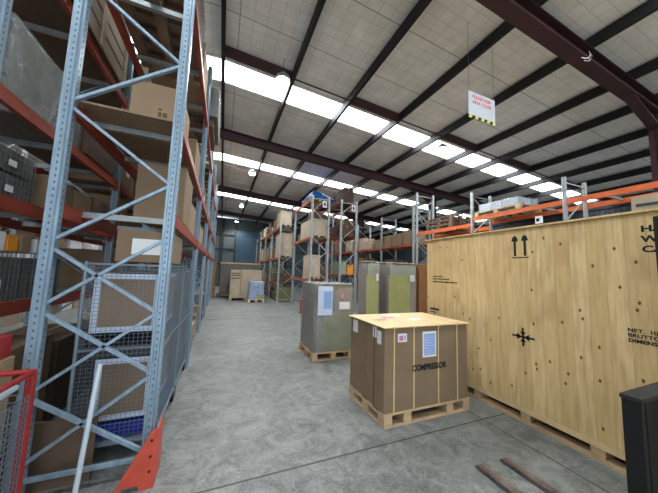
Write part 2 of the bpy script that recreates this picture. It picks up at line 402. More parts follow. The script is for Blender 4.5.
# orange guard at the foot of the end upright
t = thing('post_guard', (-.43,2.36,0), 'orange steel guard bolted round the foot of the nearest left upright', 'guard')
MB().prism([(-.175,0),(-.13,0),(-.12,.035),(-.02,.035),(-.01,0),(.075,0),(.075,.40),(.045,.40)], 'y', -.004, .004).build('front_plate', 'guard', t)
MB().box((.069,.0045,0),(.077,.22,.40)).build('side_plate', 'guard', t)
for z in (.12,.22,.33):
    MB().tube([(.045,-.005,z),(.045,-.012,z)], .009, 8).build('bolt', 'black', t)

B = rack('pallet_rack', 'rack in the middle distance left of the tarp-topped rack, red beams and pale crates', 2.6, 3.4, [13.0,15.4,17.8,20.2,22.6], [4.1]*5, (.95,2.25,3.85), 'post_far', 'beam_dull', 1, 1, 'pallet racking', r=.03)
C1 = rack('pallet_rack', 'tall end rack topped with a blue tarp behind the grey wrapped pallet', 3.12, 3.9, [9.6,12.1], [4.6]*2, (1.3,2.95,4.5), 'post_far', 'beam_dull', 2, 1, 'pallet racking', r=.03)
C2 = rack('pallet_rack', 'tall end rack right beside the tarp-topped one, boxes stacked on its top', 4.38, 5.16, [9.6,12.1], [4.6]*2, (1.5,3.1,4.5), 'post_far', 'beam_dull', 2, 1, 'pallet racking', r=.03)
D = rack('pallet_rack', 'orange-beamed rack along the right, behind the big pine crate', 6.95, 7.85, [.87,3.27,5.6,8.05], [3.9,3.9,4.18,4.85],
         [(1.7,3.38),(1.7,3.38),(1.7,3.22)], 'post_far', 'beam_orange', 2, 2, 'pallet racking', r=.03)
D2 = rack('pallet_rack', 'farther right rack beyond the yellow-green wrapped loads', 6.95, 7.85, [8.25,10.5,12.9,15.3,17.7], [4.3]*5, (1.5,2.85), 'post_far', 'beam_dull', 1, 2, 'pallet racking', r=.03)
t = thing('post_guard', (2.96,9.5,0), 'small red guard at the foot of the distant tarp-topped rack', 'guard')
MB().box((-.12,-.05,0),(.1,-.04,.5)).build('front_plate', 'red', t); MB().box((-.12,-.04,0),(-.11,.2,.5)).build('side_plate', 'red', t)

# ------------------------------------------------------------------ loads
def carton(x0, x1, y0, y1, z, h, label, mat='card', group=None, tape=True, lab=0, name='carton', flaps=False, rot=0):
    cx, cy = (x0+x1)/2, (y0+y1)/2; w, d = (x1-x0)/2, (y1-y0)/2
    o = MB((cx,cy,z)).box((cx-w,cy-d,z),(cx+w,cy+d,z+h)).build(name, mat, None, .006)
    tag(o, label, 'box' if name == 'carton' else name.replace('_', ' ').split()[-1], group)
    if rot: o.rotation_euler[2] = R(rot)
    if tape:
        b = MB().box((-.028,-d-.0015,h*.72),(.028,-d-.0002,h)).box((-.028,-d-.0015,h+.0002),(.028,d+.0015,h+.0015))
        b.build('tape', 'tape', o)
    if lab:
        lw = min(.16, w*.7); lh = min(.11, h*.35)
        if lab == 1: MB().box((w*.1,-d-.002,h*.35),(w*.1+lw,-d-.0002,h*.35+lh)).build('shipping_label', 'paper', o)
        else:
            s = 1 if lab > 0 else -1
            MB().box((s*(w+.0002),-lw/2,h*.4),(s*(w+.002),lw/2,h*.4+lh)).build('shipping_label', 'paper', o)
    return o
def pallet(cx, cy, z, w, d, label, mat='palletwood', detail=True, group='wooden pallets', h=.14, xs=None):
    t = thing('pallet', (cx,cy,z), label, 'pallet', group)
    n = max(4, int(d/.17))
    for k in range(n):
        y = -d/2 + (d-.10)*k/(n-1); MB().box((-w/2,y,h-.02),(w/2,y+.10,h)).build('deck_board', mat, t)
    for x in (xs or (-w/2+.05, 0, w/2-.05)):
        MB().box((x-.05,-d/2,h-.042),(x+.05,d/2,h-.0205)).build('stringer', mat, t)
        MB().box((x-.05,-d/2,0),(x+.05,d/2,.02)).build('bottom_board', mat, t)
        for sy in (-1, 0, 1):
            y = sy*(d/2-.06); MB().box((x-.05,y-.06,.0205),(x+.05,y+.06,h-.0425)).build('block', mat, t)
    if detail:
        for y in (-d/2+.05, d/2-.05):
            X = xs or (-w/2+.05, 0, w/2-.05)
            for p, q in zip(X, X[1:]): MB().box((p+.051,y-.05,0),(q-.051,y+.05,.018)).build('bottom_cross_board', mat, t)
    return t
def wrapped(x0, x1, y0, y1, z, h, label, core='greymesh', wrap='wrap', group='stretch wrapped loads', cat='load'):
    cx, cy = (x0+x1)/2, (y0+y1)/2; w, d = (x1-x0)/2, (y1-y0)/2
    t = thing('wrapped_load', (cx,cy,z), label, cat, group)
    MB().box((-w+.012,-d+.012,.0),(w-.012,d-.012,h-.02)).build('contents', core, t, .01)
    wr = MB(); bm = wr.bm
    n, mlev = 28, 12
    rings = []
    for j in range(mlev+1):
        zz = .004 + (h-.004)*j/mlev; ring = []
        for k in range(n):
            s = k/n*4; e = int(s); f = s-e; a, b = [(-1,-1),(1,-1),(1,1),(-1,1)][e], [(1,-1),(1,1),(-1,1),(-1,-1)][e]
            px, py = (a[0]+(b[0]-a[0])*f)*w, (a[1]+(b[1]-a[1])*f)*d
            nn = noise.noise(Vector((px*4+cx, py*4+cy, zz*3)))*.012
            l = math.hypot(px, py) or 1; q = 1+nn/l - (.025 if j == mlev else 0)/l
            ring.append(bm.verts.new((px*q, py*q, zz+(noise.noise(Vector((px*5,py*5,9)))*.02 if j == mlev else 0))))
        rings.append(ring)
    for A, Bq in zip(rings, rings[1:]):
        for k in range(n): bm.faces.new([A[k],A[(k+1)%n],Bq[(k+1)%n],Bq[k]])
    bm.faces.new(rings[-1])
    wr.build('stretch_wrap', wrap, t, smooth=True)
    return t

# --- the strapped box on its pallet in front
pallet(2.27,2.80,0,1.23,.80,'light wooden pallet under the strapped brown box', group=None, xs=(-.56,-.31,.30,.56))
t = thing('strapped_box', (2.26,2.80,.14), 'wide brown cardboard box with plywood lid and cream straps on a pallet', 'box')
MB().box((-.60,-.39,0),(.615,-.005,.875)).build('carton_body', 'card', t, .008)
MB().box((-.60,.005,0),(.615,.39,.875)).build('carton_body', 'card', t, .008)
lid = MB(); nx, ny = 14, 8
lid.box((-.625,-.415,.876),(.635,.42,.888)).build('lid', 'plywood', t, .003)
for xx in (-.475,-.21,.145,.44):
    b = MB().box((xx-.007,-.394,.0),(xx+.007,-.391,.876)).box((xx-.007,-.42,.8885),(xx+.007,.425,.8905)).box((xx-.007,-.4195,.87),(xx+.007,-.4155,.8885))
    b.build('strap', 'strap', t)
b = MB().box((-.604,-.2,0),(-.601,-.186,.876)).build('strap', 'card3', t)
b = MB().box((-.09,-.396,.53),(.11,-.3935,.815)).build('document_pouch', 'paper', t)
q = MB().box((-.072,-.398,.55),(.092,-.3965,.79)).build('document_sheet', 'bluepaper', t)
ln = MB()
for k in range(7): ln.box((-.06,-.3992,.57+k*.03),(.08-.03*(k%3),-.3985,.567+k*.03))
ln.build('document_lines', 'paper', t)
b = MB().box((-.43,-.396,.72),(-.31,-.3935,.81)).build('shipping_label', 'paper', t)
MB().box((-.415,-.3975,.735),(-.36,-.3965,.79)).build('label_print', 'pinkpaper', t); MB().box((-.35,-.3975,.74),(-.325,-.3965,.79)).build('label_print', 'bluepaper', t)
text('COMPRESSOR', .088, 'ink', t, 'printed_text', (-.235,-.3935,.395), (R(90),0,R(0)), sx=.90, bold=.0035)
MB().box((-.603,-.33,.69),(-.6005,-.25,.83)).build('side_label', 'paper', t); MB().box((-.603,-.235,.74),(-.6005,-.16,.86)).build('side_label', 'paper', t)
MB().box((-.603,.2,.70),(-.6005,.32,.85)).build('side_label', 'paper', t)
for x, y, m_ in ((-.2,.12,'pinkpaper'),(.1,-.05,'paper'),(.02,.3,'paper'),(-.4,.0,'pinkpaper')):
    MB().box((x-.09,y-.05,.8885),(x+.09,y+.05,.8895)).build('top_label', m_, t)

# --- the tall grey wrapped pallet
pallet(2.0,4.95,0,.82,.86,'wooden pallet under the grey stretch wrapped stack', group=None)
t = wrapped(1.60,2.40,4.55,5.35,.14,1.25,'tall grey-green stretch wrapped stack on a pallet behind the strapped box', 'greymesh')
MB().box((-.20,-.396,.0),(.385,-.389,.70)).build('olive_panel', 'olive', t)
MB().box((.02,-.3955,.705),(.385,-.3885,1.20)).build('grey_panel', 'card', t)
MB().box((-.33,-.4155,.66),(-.04,-.4125,1.19)).build('paper_sheet', 'whitewire', t)
MB().box((-.22,-.4185,.78),(-.06,-.416,1.10)).build('paper_sheet', 'bluepaper', t)
MB().box((.10,-.4175,.76),(.32,-.4145,.90)).build('shipping_label', 'paper', t)
MB().box((.12,-.4175,.96),(.19,-.4145,1.06)).build('shipping_label', 'pinkpaper', t)
MB().box((-.385,-.392,0),(-.33,-.3885,1.2)).build('corner_board', 'card3', t)

# --- yellow wrapped loads and neighbour
for (x0,x1,y0,lab,pl) in ((3.68,4.14,6.3,'narrow yellow-green wrapped load left of its twin','left one'),(4.42,5.45,6.3,'wide yellow-green wrapped load between the narrow one and the brown box','wide one')):
    dd = .42 if x0 < 4 else 1.0
    pallet((x0+x1)/2,y0+dd/2,0,x1-x0,dd,'pallet under the yellow-green wrapped loads, %s' % pl, group='pallets under the yellow loads')
    t = wrapped(x0,x1,y0,y0+dd,.14,1.80,lab,'darkbrown'); dd = dd/2-.5
    w = (x1-x0)/2
    MB().box((-w+.05,-.494-dd,.02),(w*(.55 if x0 > 4 else .8),-.489-dd,1.42)).build('yellow_panel', 'yellow', t)
    MB().box((-w+.08,-.493-dd,1.42),(w*.97,-.4885-dd,1.73)).build('pale_top_panel', 'green', t)
    MB().box((w*(.55 if x0 > 4 else .8),-.4925-dd,.02),(w*.97,-.4885-dd,1.42)).build('side_board', 'card2', t)
    MB().box((w*.5,-.5155-dd,1.25),(w*.85,-.5125-dd,1.45)).build('shipping_label', 'paper', t)
carton(5.56,6.35,6.3,7.2,0,1.92,'tall orange-brown cardboard box standing between wrapped load and pine crate','orangebrown')

# --- the giant pine crate
t = thing('shipping_crate', (3.22,3.46,0), 'huge pine plank crate with handling marks filling the right side', 'crate')
XF = 0
MB().box((0,-3.3,.17),(1.6,0,2.18)).build('board_wall', 'crate', t, .003)
MB().box((-.03,-3.32,2.181),(1.63,.02,2.20)).build('lid', 'crate', t)
MB().box((-.004,-3.3,.115),(1.6,0,.169)).build('bottom_rail', 'plywood', t)
for y in (-3.25,-2.66,-2.09,-1.49,-.9,-.12):
    MB().box((0,y-.05,.035),(1.6,y+.05,.114)).build('skid_block', 'palletwood', t)
MB().box((-.004,-3.3,0),(.12,0,.034)).build('bottom_skid', 'palletwood', t); MB().box((1.48,-3.3,0),(1.6,0,.034)).build('bottom_skid', 'palletwood', t)
MX = -.002
def cm(name, mb): return mb.build(name, 'ink', t)
b = MB()      # two upright arrows over a bar
for y in (-1.44,-1.55):
    b.box((MX,y-.013,1.86),(0,y+.013,2.04)); b.prism([(y-.038,2.035),(y+.038,2.035),(y+.026,2.08),(y,2.105),(y-.026,2.08)], 'x', MX, 0)
b.box((MX,-1.59,1.835),(0,-1.40,1.847)); cm('this_way_up_mark', b)
b = MB()      # centre-of-gravity cross with a ring
b.box((MX,-1.505,.835),(0,-1.485,1.04)); b.box((MX,-1.615,.928),(0,-1.375,.948))
for sg in (-1, 1):
    b.prism([(-1.495+sg*.012,.938),(-1.495+sg*.065,.975),(-1.495+sg*.065,.901)], 'x', MX, 0); b.prism([(-1.495,.938+sg*.012),(-1.495-.032,.938+sg*.055),(-1.495+.032,.938+sg*.055)], 'x', MX, 0)
cm('centre_of_gravity_mark', b)
RT = (R(90),0,R(-90))
for s, z in (('HANDLE',2.02),('WITH',1.935),('CARE',1.85)): text(s, .072, 'ink', t, 'stencil_text', (-.001,-2.455,z), RT, bold=.003, sx=1.25)
for s, z in (('NET.  10',1.185),('BRUTTO.  G',1.143),('DIMENSI',1.10)): text(s, .042, 'ink', t, 'stencil_text', (-.001,-2.335,z), RT, bold=.0012, sx=1.1)
for k, z in enumerate((1.575,1.535,1.49)):
    b = MB(); y = -.13
    for q in range(7+k):
        w = .022+.012*((q*3+k)%3); b.box((MX,y-w,z),(0,y,z+.016+.004*(q%2))); y -= w+.008
    cm('small_print', b)
b = MB().box((MX,-.26,1.045),(0,-.07,1.075)); cm('small_print', b)
b = MB().box((MX,-.20,1.005),(0,-.07,1.02)); cm('small_print', b)

# --- steel bars on the floor
for x, y1, lab in ((2.12,1.70,'worn flat steel bar on the floor, the one farther from the crate'),(2.40,1.68,'worn flat steel bar on the floor, the one nearer the crate')):
    o = MB((x,y1,0)).box((x-.035,.55,0),(x+.035,y1-.03,.035)).hexa([(x-.035,y1-.03,0),(x+.035,y1-.03,0),(x+.028,y1,0),(x-.028,y1,0),(x-.035,y1-.03,.035),(x+.035,y1-.03,.035),(x+.028,y1,.012),(x-.028,y1,.012)]).build('steel_bar', 'rust', None, .003)
    tag(o, lab, 'bar', 'flat steel bars on the floor')

# --- black lifting truck, its mast and guard
t = thing('stacker_truck', (2.75,.6,0), 'black steel guard and mast of a lifting truck at the right edge', 'truck')
MB().box((-.315,.215,0),(-.272,.305,.86)).build('guard_post', 'black', t, .004)
MB().box((-.254,.215,0),(.30,.305,.86)).build('guard_panel', 'black', t, .004)
MB().box((-.32,.21,.861),(.305,.31,.885)).build('guard_cap', 'blacktop', t)
MB().box((-.271,.24,.1),(-.255,.28,.16)).build('spacer', 'black', t); MB().box((-.271,.24,.03),(-.255,.28,.08)).build('spacer', 'black', t)
for x in (.01, .33): MB().box((x,.10,0),(x+.07,.20,2.06)).build('mast_channel', 'black', t)
MB().box((.081,.13,1.96),(.329,.17,2.05)).box((.081,.13,1.3),(.329,.17,1.36)).build('mast_crossbar', 'black', t)

# --- hanging sign
t = thing('hanging_sign', (4.03,3.0,4.3), 'white sign with red lettering and striped lower edge hung from the roof', 'sign')
MB().box((-.33,-.004,.055),(.33,.004,.48)).build('sign_board', 'signface', t)
h = MB()
for k in range(9):
    x = -.33+k*.0733; h.m(k % 2).prism([(x,0),(x+.0733,0),(min(.33,x+.0733+.02),.0545),(x+.02,.0545)], 'y', -.004, .004)
h.build('hazard_stripe', ['yellowblk', 'ink'], t)
text('PLEASE KEEP', .082, 'redink', t, 'sign_text', (0,-.0045,.37), (R(90),0,0), align='CENTER', bold=.002)
text('AREA CLEAR', .082, 'redink', t, 'sign_text', (0,-.0045,.275), (R(90),0,0), align='CENTER', bold=.002)
for x in (-.31,.31): MB().tube([(x,0,.48),(x,0,rz(4.03+x,6.36)-4.3-.004)], .003, 5).build('suspension_wire', 'wire', t)
# cable on the rafter
o = MB((5.4,2.185,5.4)).tube([(5.72,2.225,5.62),(5.70,2.195,5.53),(5.62,2.191,5.43),(5.50,2.191,5.38),(5.40,2.191,5.36)], .008, 6).tube([(5.73,2.225,5.63),(5.72,2.185,5.50),(5.62,2.185,5.37),(5.46,2.185,5.32)], .006, 6).build('cable', 'paper', None, smooth=True)
tag(o, 'loose white cable looped under the nearest maroon rafter', 'cable')

# ------------------------------------------------------------------ left rack, first bay
def grid(b, o, u, v, nu, nv, r):
    o, u, v = Vector(o), Vector(u), Vector(v)
    for k in range(nu+1): b.bar(o+u*k/nu, o+u*k/nu+v, r)
    for k in range(nv+1): b.bar(o+v*k/nv, o+v*k/nv+u, r)
def roll_cage(x0,x1,y0,y1,z1,label,mats='wire'):
    t = thing('roll_cage', (x0,y0,0), label, 'cage', 'wire roll cages in the first left bay')
    w, d = x1-x0, y1-y0
    for x in (.015,w-.015):
        for y in (.015,d-.015):
            MB().tube([(x,y,.14),(x,y,z1)], .014, 8).build('corner_tube', 'wire', t)
            c = MB(); c.tube([(x-.018,y,.06),(x+.018,y,.06)], .055, 14).build('caster', 'black', t)
            MB().box((x-.024,y-.02,.06),(x-.019,y+.02,.139)).box((x+.019,y-.02,.06),(x+.024,y+.02,.139)).box((x-.024,y-.03,.132),(x+.024,y+.03,.139)).build('caster_fork', 'wire', t)
    MB().box((0,0,.14),(w,d,.165)).build('base_deck', 'wire', t)
    for nm, o, u in (('front_panel',(.03,.012,.17),(w-.06,0,0)),('back_panel',(.03,d-.012,.17),(w-.06,0,0)),('side_panel',(w-.012,.03,.17),(0,d-.06,0)),('side_panel',(.012,.03,.17),(0,d-.06,0))):
        b = MB(); L = Vector(u).length; grid(b, o, u, (0,0,z1-.19), max(6,int(L/.032)), 44, .0028)
        for zz in (0, z1*.45, z1-.19): b.bar(Vector(o)+Vector((0,0,zz)), Vector(o)+Vector(u)+Vector((0,0,zz)), .016)
        b.build(nm, 'mesh_wire', t)
    return t
roll_cage(-1.05,-.43,2.74,3.72,1.62,'wire mesh roll cage directly behind the nearest end frame')
roll_cage(-1.05,-.43,3.80,4.75,1.55,'wire mesh roll cage behind the first one in the same bay')
def banded(x0,x1,y0,y1,z,h,label,mat='greymesh',band='whitewire'):
    o = carton(x0,x1,y0,y1,z,h,label,mat,'banded packages inside the wire roll cages',False)
    w, d = (x1-x0)/2, (y1-y0)/2; e = .0025
    b = MB()
    b.box((-w,-d-e,.0),(w,-d-.0003,.045)).box((-w,-d-e,h-.045),(w,-d-.0003,h)).box((-w,-d-e,.0455),(-w+.05,-d-.0003,h-.0455)).box((w-.05,-d-e,.0455),(w,-d-.0003,h-.0455))
    b.box((w+.0003,-d,.0),(w+e,d,.04)).box((w+.0003,-d,h-.04),(w+e,d,h))
    b.build('edge_tape', band, o); return o
banded(-.99,-.50,2.82,3.6,1.02,.50,'upper taped package in the front roll cage','card2')
banded(-.92,-.50,2.82,3.6,.30,.50,'lower taped package in the front roll cage','card')
o = MB((-.74,3.2,.166)).box((-1.0,2.8,.166),(-.48,3.62,.28)).build('plastic_tray', 'bluetray', None, .01); tag(o, 'blue plastic tray at the bottom of the front roll cage', 'tray')
o = MB((-.74,3.2,.81)).box((-.98,2.82,.81),(-.5,3.6,.90)).box((-.98,2.82,.90),(-.96,3.6,1.0)).box((-.52,2.82,.9),(-.5,3.6,1.0)).build('plastic_tray', 'girt', None, .006); tag(o, 'dark tray between the two taped packages in the front roll cage', 'tray')
carton(-1.0,-.5,3.88,4.65,.166,.6,'brown carton low in the rear roll cage','card',None,True)
carton(-.95,-.5,3.9,4.6,.77,.6,'brown carton high in the rear roll cage','card2',None,True)
# brown board panel leaning low behind the end frame
o = MB((-1.0,2.64,0)).hexa([(-1.40,2.58,0),(-.80,2.58,0),(-.80,2.60,0),(-1.40,2.60,0),(-1.40,2.66,.44),(-.82,2.68,.40),(-.82,2.70,.40),(-1.40,2.68,.44)]).build('cardboard_sheet', 'card3', None)
tag(o, 'brown cardboard sheet leaning low behind the nearest end frame', 'cardboard')
# leaning pale bar
o = MB((-.78,2.33,0)).tube([(-.79,2.31,0),(-.76,2.415,.885)], .016, 12).build('metal_bar', 'whitebar', None); tag(o, 'pale blue bar leaning against the braces of the nearest end frame', 'bar')
t = o
# red mesh trolley, near left
t = thing('mesh_trolley', (-1.02,1.2,0), 'red framed wire mesh trolley at the lower left edge', 'trolley')
def fr_(b, pts, r=.016):
    for p, q in zip(pts, pts[1:]+pts[:1]): b.tube([p, q], r, 8)
b = MB(); fr_(b, [(0,0,.12),(0,1.02,.12),(0,1.02,.93),(0,0,.93)]); b.tube([(0,.34,.12),(0,.34,.93)], .012, 8); b.tube([(0,.68,.12),(0,.68,.93)], .012, 8); b.build('side_frame', 'red', t)
b = MB(); grid(b, (0,.02,.14), (0,.98,0), (0,0,.66), 32, 22, .004); b.build('side_mesh', 'mesh_wire', t)
b = MB(); fr_(b, [(-.8,1.02,.12),(-.02,1.02,.12),(-.02,1.02,.93),(-.8,1.02,.93)]); b.build('end_frame', 'red', t)
b = MB(); grid(b, (-.78,1.02,.14), (.76,0,0), (0,0,.66), 18, 16, .004); b.build('end_mesh', 'mesh_wire', t)
b = MB(); b.tube([(-.015,-.1,.86),(-.03,.93,.875)], .017, 10); b.build('handle_tube', 'whitebar', t)
MB().box((-.8,0,.09),(0,1.02,.118)).build('base_deck', 'red', t)
for x in (-.76,-.04):
    for y in (.05,.97): MB().tube([(x-.015,y,.045),(x+.015,y,.045)], .044, 14).build('caster', 'black', t)
# open carton of red packets between trolley and rack, on a low stack
o = MB((-1.45,2.62,0)).box((-1.72,2.25,0),(-1.22,2.43,.98)).build('carton', 'card2', None, .006); tag(o, 'tall pale brown carton behind the red trolley holding red packets', 'box')
for k in range(4):
    o = MB((-1.66+k*.12,2.34,.981)).box((-1.70+k*.12,2.26,.981),(-1.60+k*.12,2.42,1.10+.02*(k%2))).build('packet', 'red', None, .004)
    MB().box((-.04,-.083,.02),(-.01,-.0805,.09)).build('packet_print', 'paper', o)
    tag(o, '%s red and white packet from the left in the carton behind the trolley' % ORD[k], 'packet', 'red packets in the carton')

A1 = 'left aisle rack'
# first bay shelves
o = carton(-.86,-.43,2.78,3.35,1.626,.28,'small brown carton with white label on top of the front roll cage','card',None,False)
MB().box((-.10,-.288,.07),(.12,-.2855,.21)).build('shipping_label', 'paper', o)
carton(-.82,-.40,2.98,3.60,2.051,.56,'large brown carton on the lowest shelf of the first left bay','card',None,False)
carton(-.80,-.43,3.75,4.5,2.051,.42,'carton beyond the large one on the lowest shelf of first left bay','card2')
o = MB((-.78,3.2,2.881)).box((-1.14,2.58,2.881),(-.44,3.9,2.90)).build('plywood_sheet', 'card2', None); tag(o, 'plywood sheet lying on the middle shelf of the first left bay', 'sheet')  # plywood in a darker brown, shade of its underside put into the colour
o = carton(-.94,-.50,2.98,3.6,2.901,.54,'brown carton with printed marks on the plywood sheet, first left bay','card2',None,False)
MB().box((.02,-.312,.12),(.05,-.3102,.25)).box((.06,-.312,.12),(.10,-.3102,.25)).box((.02,-.312,.27),(.05,-.3102,.29)).build('printed_marks', 'card3', o)
carton(-.92,-.44,3.95,4.6,2.881,.5,'plain carton beyond the plywood sheet on the middle shelf','card')
def fill(rackname, bays, x0, x1, levels, nm, hmax=.75, mats=('card','card2','card3','greymesh'), dens=1.0, n=2, side=1, grp=None):
    for bi, (ya, yb) in bays:
        for li, z in levels:
            y = ya+.12; k = 0
            while y < yb-.35 and k < 4:
                d = min(random.choice((.5,.7,.9,1.05)), yb-.1-y)
                if d < .3: break
                if random.random() < dens:
                    h = random.uniform(.35, hmax); sh = random.uniform(0,.06); m_ = random.choice(mats)
                    z0 = z+.001
                    lab = '%s %s, %s %s, %s, %s' % ('tall' if h > .55*hmax+.1 else 'low', nm[m_], li, 'level', ('nearest','second','third','last')[k]+' load in '+ORD[bi]+' bay', rackname)
                    if m_ in ('greymesh',):
                        wrapped(x0+sh,x1-.02,y,y+d,z0,h,lab,'card3','wrap_thick',grp or 'wrapped loads on the racks')
                    else:
                        carton(x0+sh,x1-sh*.5,y,y+d,z0,h,lab,m_,grp or 'cartons on the racks',True,random.choice((0,0,2,1)))
                y += d+random.choice((.05,.12,.3)); k += 1
nm = {'card':'brown carton','card2':'pale brown carton','card3':'dark brown carton','greymesh':'wrapped load','palewood':'pale wooden crate','olive':'olive box','orangebrown':'orange-brown box','greywood':'weathered crate','paper':'white box','red':'red box','bluetray':'blue box'}
bays = list(enumerate(zip(FY, FY[1:])))
fill('left rack', bays[1:], -1.14, -.44, (('floor',0),('lower',2.05),('middle',2.88)), nm, .72)
fill('left rack', bays[2:], -1.14, -.42, (('top',4.2),), nm, .9)
# top shelf over bays 1-2
pallet(-.79,3.35,4.201,.7,1.1,'grey pallet on the top shelf of the first left bay','greywood',False,None)
wrapped(-1.1,-.45,2.85,3.9,4.342,.8,'dark wrapped load high on the top shelf of the first left bay','darkbrown','wrap')
pallet(-.72,5.65,4.201,.8,1.1,'grey pallet on the top shelf of the second left bay','greywood',False,None)
wrapped(-1.12,-.24,4.98,6.2,4.342,.58,'bulky grey wrapped load overhanging the aisle, top of second left bay','greymesh','wrap_thick')
carton(-1.1,-.44,4.0,4.7,4.201,.7,'pale carton on the top shelf at the end of the first left bay','card2')
# second row
def basket(x0,x1,y0,y1,z,h,label):
    t = thing('wire_basket', (x0,y0,z), label, 'basket', 'wire mesh baskets on the second rack row')
    w, d = x1-x0, y1-y0
    MB().box((.01,.01,.0),(w-.01,d-.01,h*.9)).build('contents', 'greymesh', t)
    for nm_, o, u in (('front_mesh',(0,0,.0),(w,0,0)),('side_mesh',(w,0,0),(0,d,0))):
        b = MB(); L = Vector(u).length; grid(b, o, u, (0,0,h), int(L/.05), int(h/.05), .004); b.build(nm_, 'mesh_wire', t)
    return t
for k, (y0, z, h, lab) in enumerate(((2.62,1.271,.40,'wire mesh basket on the lower shelf of the second rack row, nearest the camera'),(3.2,1.271,.40,'wire mesh basket on the lower shelf of the second rack row, beyond the nearest'),
        (2.60,2.103,.2,'lower of two stacked mesh baskets on the second rack row'),(2.60,2.312,.19,'upper of two stacked mesh baskets on the second rack row'))):
    b_ = basket(-2.38,-1.6,y0,y0+.5,z,h,lab)
    MB().box((.784,.18,h*.2),(.789,.26,h*.45)).build('tag_card', 'paper', b_)
for k, (y0, m_, lab) in enumerate(((2.62,'red','red box'),(2.76,'paper','white box'),(2.90,'orange','orange box'),(3.06,'card2','small brown box'),(3.25,'paper','long white box'),(3.42,'red','narrow red box'))):
    carton(-2.15,-1.6,y0,y0+.12,1.677,.13+.02*(k%2),'%s, %s along the top of the lower mesh baskets' % (lab, ORD[k]),m_,'small boxes on the mesh baskets',False)
carton(-2.25,-1.6,3.3,3.75,2.101,.34,'brown carton next to the stacked mesh baskets, second rack row','card')
carton(-2.25,-1.6,3.8,4.2,2.101,.33,'pale brown carton in the middle of the second rack row, lower level','card2')
carton(-2.25,-1.6,4.25,4.75,2.101,.36,'dark brown carton at the end of the first bay, second rack row','card3')
wrapped(-2.38,-1.58,2.6,3.7,2.881,.62,'grey wrapped load on the middle shelf of the second rack row','greymesh','wrap_thick')
carton(-2.2,-1.55,3.8,4.6,2.881,.5,'carton beyond the grey wrapped load on the second rack row','card3')
# pale wooden crate high up
t = thing('wooden_crate', (-2.3,3.0,4.201), 'pale slatted wooden crate on the top shelf of the second rack row', 'crate')
for k in range(4): MB().box((.76,0,.02+k*.2),(.78,1.5,.18+k*.2)).build('side_slat', 'palewood', t)
MB().box((.02,.02,0),(.74,1.48,.78)).build('contents', 'card3', t)
for y in (0,.7,1.42): MB().box((.781,y,0),(.80,y+.08,.82)).build('batten', 'palewood', t)
fill('second row', bays[1:3], -2.38, -1.58, (('floor',0),('lower',1.27),('middle',2.1),('upper',2.88),('top',4.2)), nm, .6)
carton(-2.2,-1.5,2.6,3.5,0,.9,'large brown carton on the floor under the second rack row','card')
carton(-2.2,-1.5,3.6,4.6,0,.8,'dark carton on the floor under the second rack row','card3')
L3F = [1.2,3.7,6.2,8.7,11.2,13.7]
fill('far left rack', list(enumerate(zip(L3F, L3F[1:]))), -5.5, -4.75, (('floor',0),('lower',1.6),('upper',3.1)), nm, 1.0, ('card','card2','palewood','paper'))

# ------------------------------------------------------------------ middle racks
# tarp topped rack
pallet(3.62,10.6,4.501,.9,1.1,'pallet under the blue tarp on top of the end rack','palletwood',False,None)
b = MB((3.7,10.6,4.642)); nx, ny = 18, 14; vs = []
for i in range(nx+1):
    row = []
    for j_ in range(ny+1):
        u, v = i/nx, j_/ny
        x = 3.15+1.2*u; y = 9.95+1.3*v
        e = min(1, 5*min(v, 1-v))*min(1, 6*u)*(1-.75*max(0,(u-.35)/.65))
        z = 4.66 + .33*e + noise.noise(Vector((x*5,y*5,1)))*.07
        row.append(b.bm.verts.new(Vector((x,y,max(z,4.645)))-b.o))
    vs.append(row)
for i in range(nx):
    for j_ in range(ny): b.bm.faces.new([vs[i][j_],vs[i+1][j_],vs[i+1][j_+1],vs[i][j_+1]])
# skirt so that the bundle is closed
bd = [vs[i][0] for i in range(nx+1)]+[vs[nx][j_] for j_ in range(1,ny+1)]+[vs[i][ny] for i in range(nx-1,-1,-1)]+[vs[0][j_] for j_ in range(ny-1,0,-1)]
lo = [b.bm.verts.new((v.co.x,v.co.y,.001)) for v in bd]
for k in range(len(bd)): b.bm.faces.new([bd[k],bd[(k+1)%len(bd)],lo[(k+1)%len(bd)],lo[k]])
b.bm.faces.new(lo[::-1])
o = b.build('tarpaulin', 'tarp', None, smooth=False); tag(o, 'crumpled blue tarpaulin bundle on top of the tall end rack', 'tarp')
def opencrate(x0,x1,y0,y1,z,h,label,mat='palewood',grp='wooden crates on the racks'):
    t = thing('wooden_crate', ((x0+x1)/2,(y0+y1)/2,z), label, 'crate', grp); w, d = (x1-x0)/2, (y1-y0)/2
    MB().box((-w+.02,-d+.02,.08),(w-.02,d-.02,h-.02)).build('panel_box', mat, t)
    b = MB()
    for x in (-w, w-.07):
        b.box((x,-d,.08),(x+.07,-d+.019,h))
    b.box((-w+.071,-d,.08),(w-.071,-d+.019,.15)).box((-w+.071,-d,h-.07),(w-.071,-d+.019,h)); b.build('front_frame', mat, t)
    b = MB()
    for x in (-w,-.04,w-.08): b.box((x,-d,0),(x+.08,d,.079))
    b.build('skid', mat, t); return t
opencrate(3.15,3.85,9.7,11.2,3.0-.049,.75,'pale wooden crate on the middle shelf of the tarp-topped rack')
opencrate(3.15,3.6,9.7,10.6,1.301,.95,'tall pale crate on the lower shelf of the tarp-topped rack')
carton(3.62,3.85,9.75,10.5,1.301,.5,'dark carton beside the tall pale crate, tarp-topped rack','card3')
carton(3.2,3.8,9.7,10.7,0,.9,'brown carton on the floor of the tarp-topped rack','card')
carton(4.62,5.05,9.8,10.8,4.501,.72,'brown carton stack atop the rack right of the tarp','card3')
carton(4.45,5.1,9.75,10.8,3.101,.5,'dark brown carton on the middle shelf of the rack right of the tarp','darkbrown')
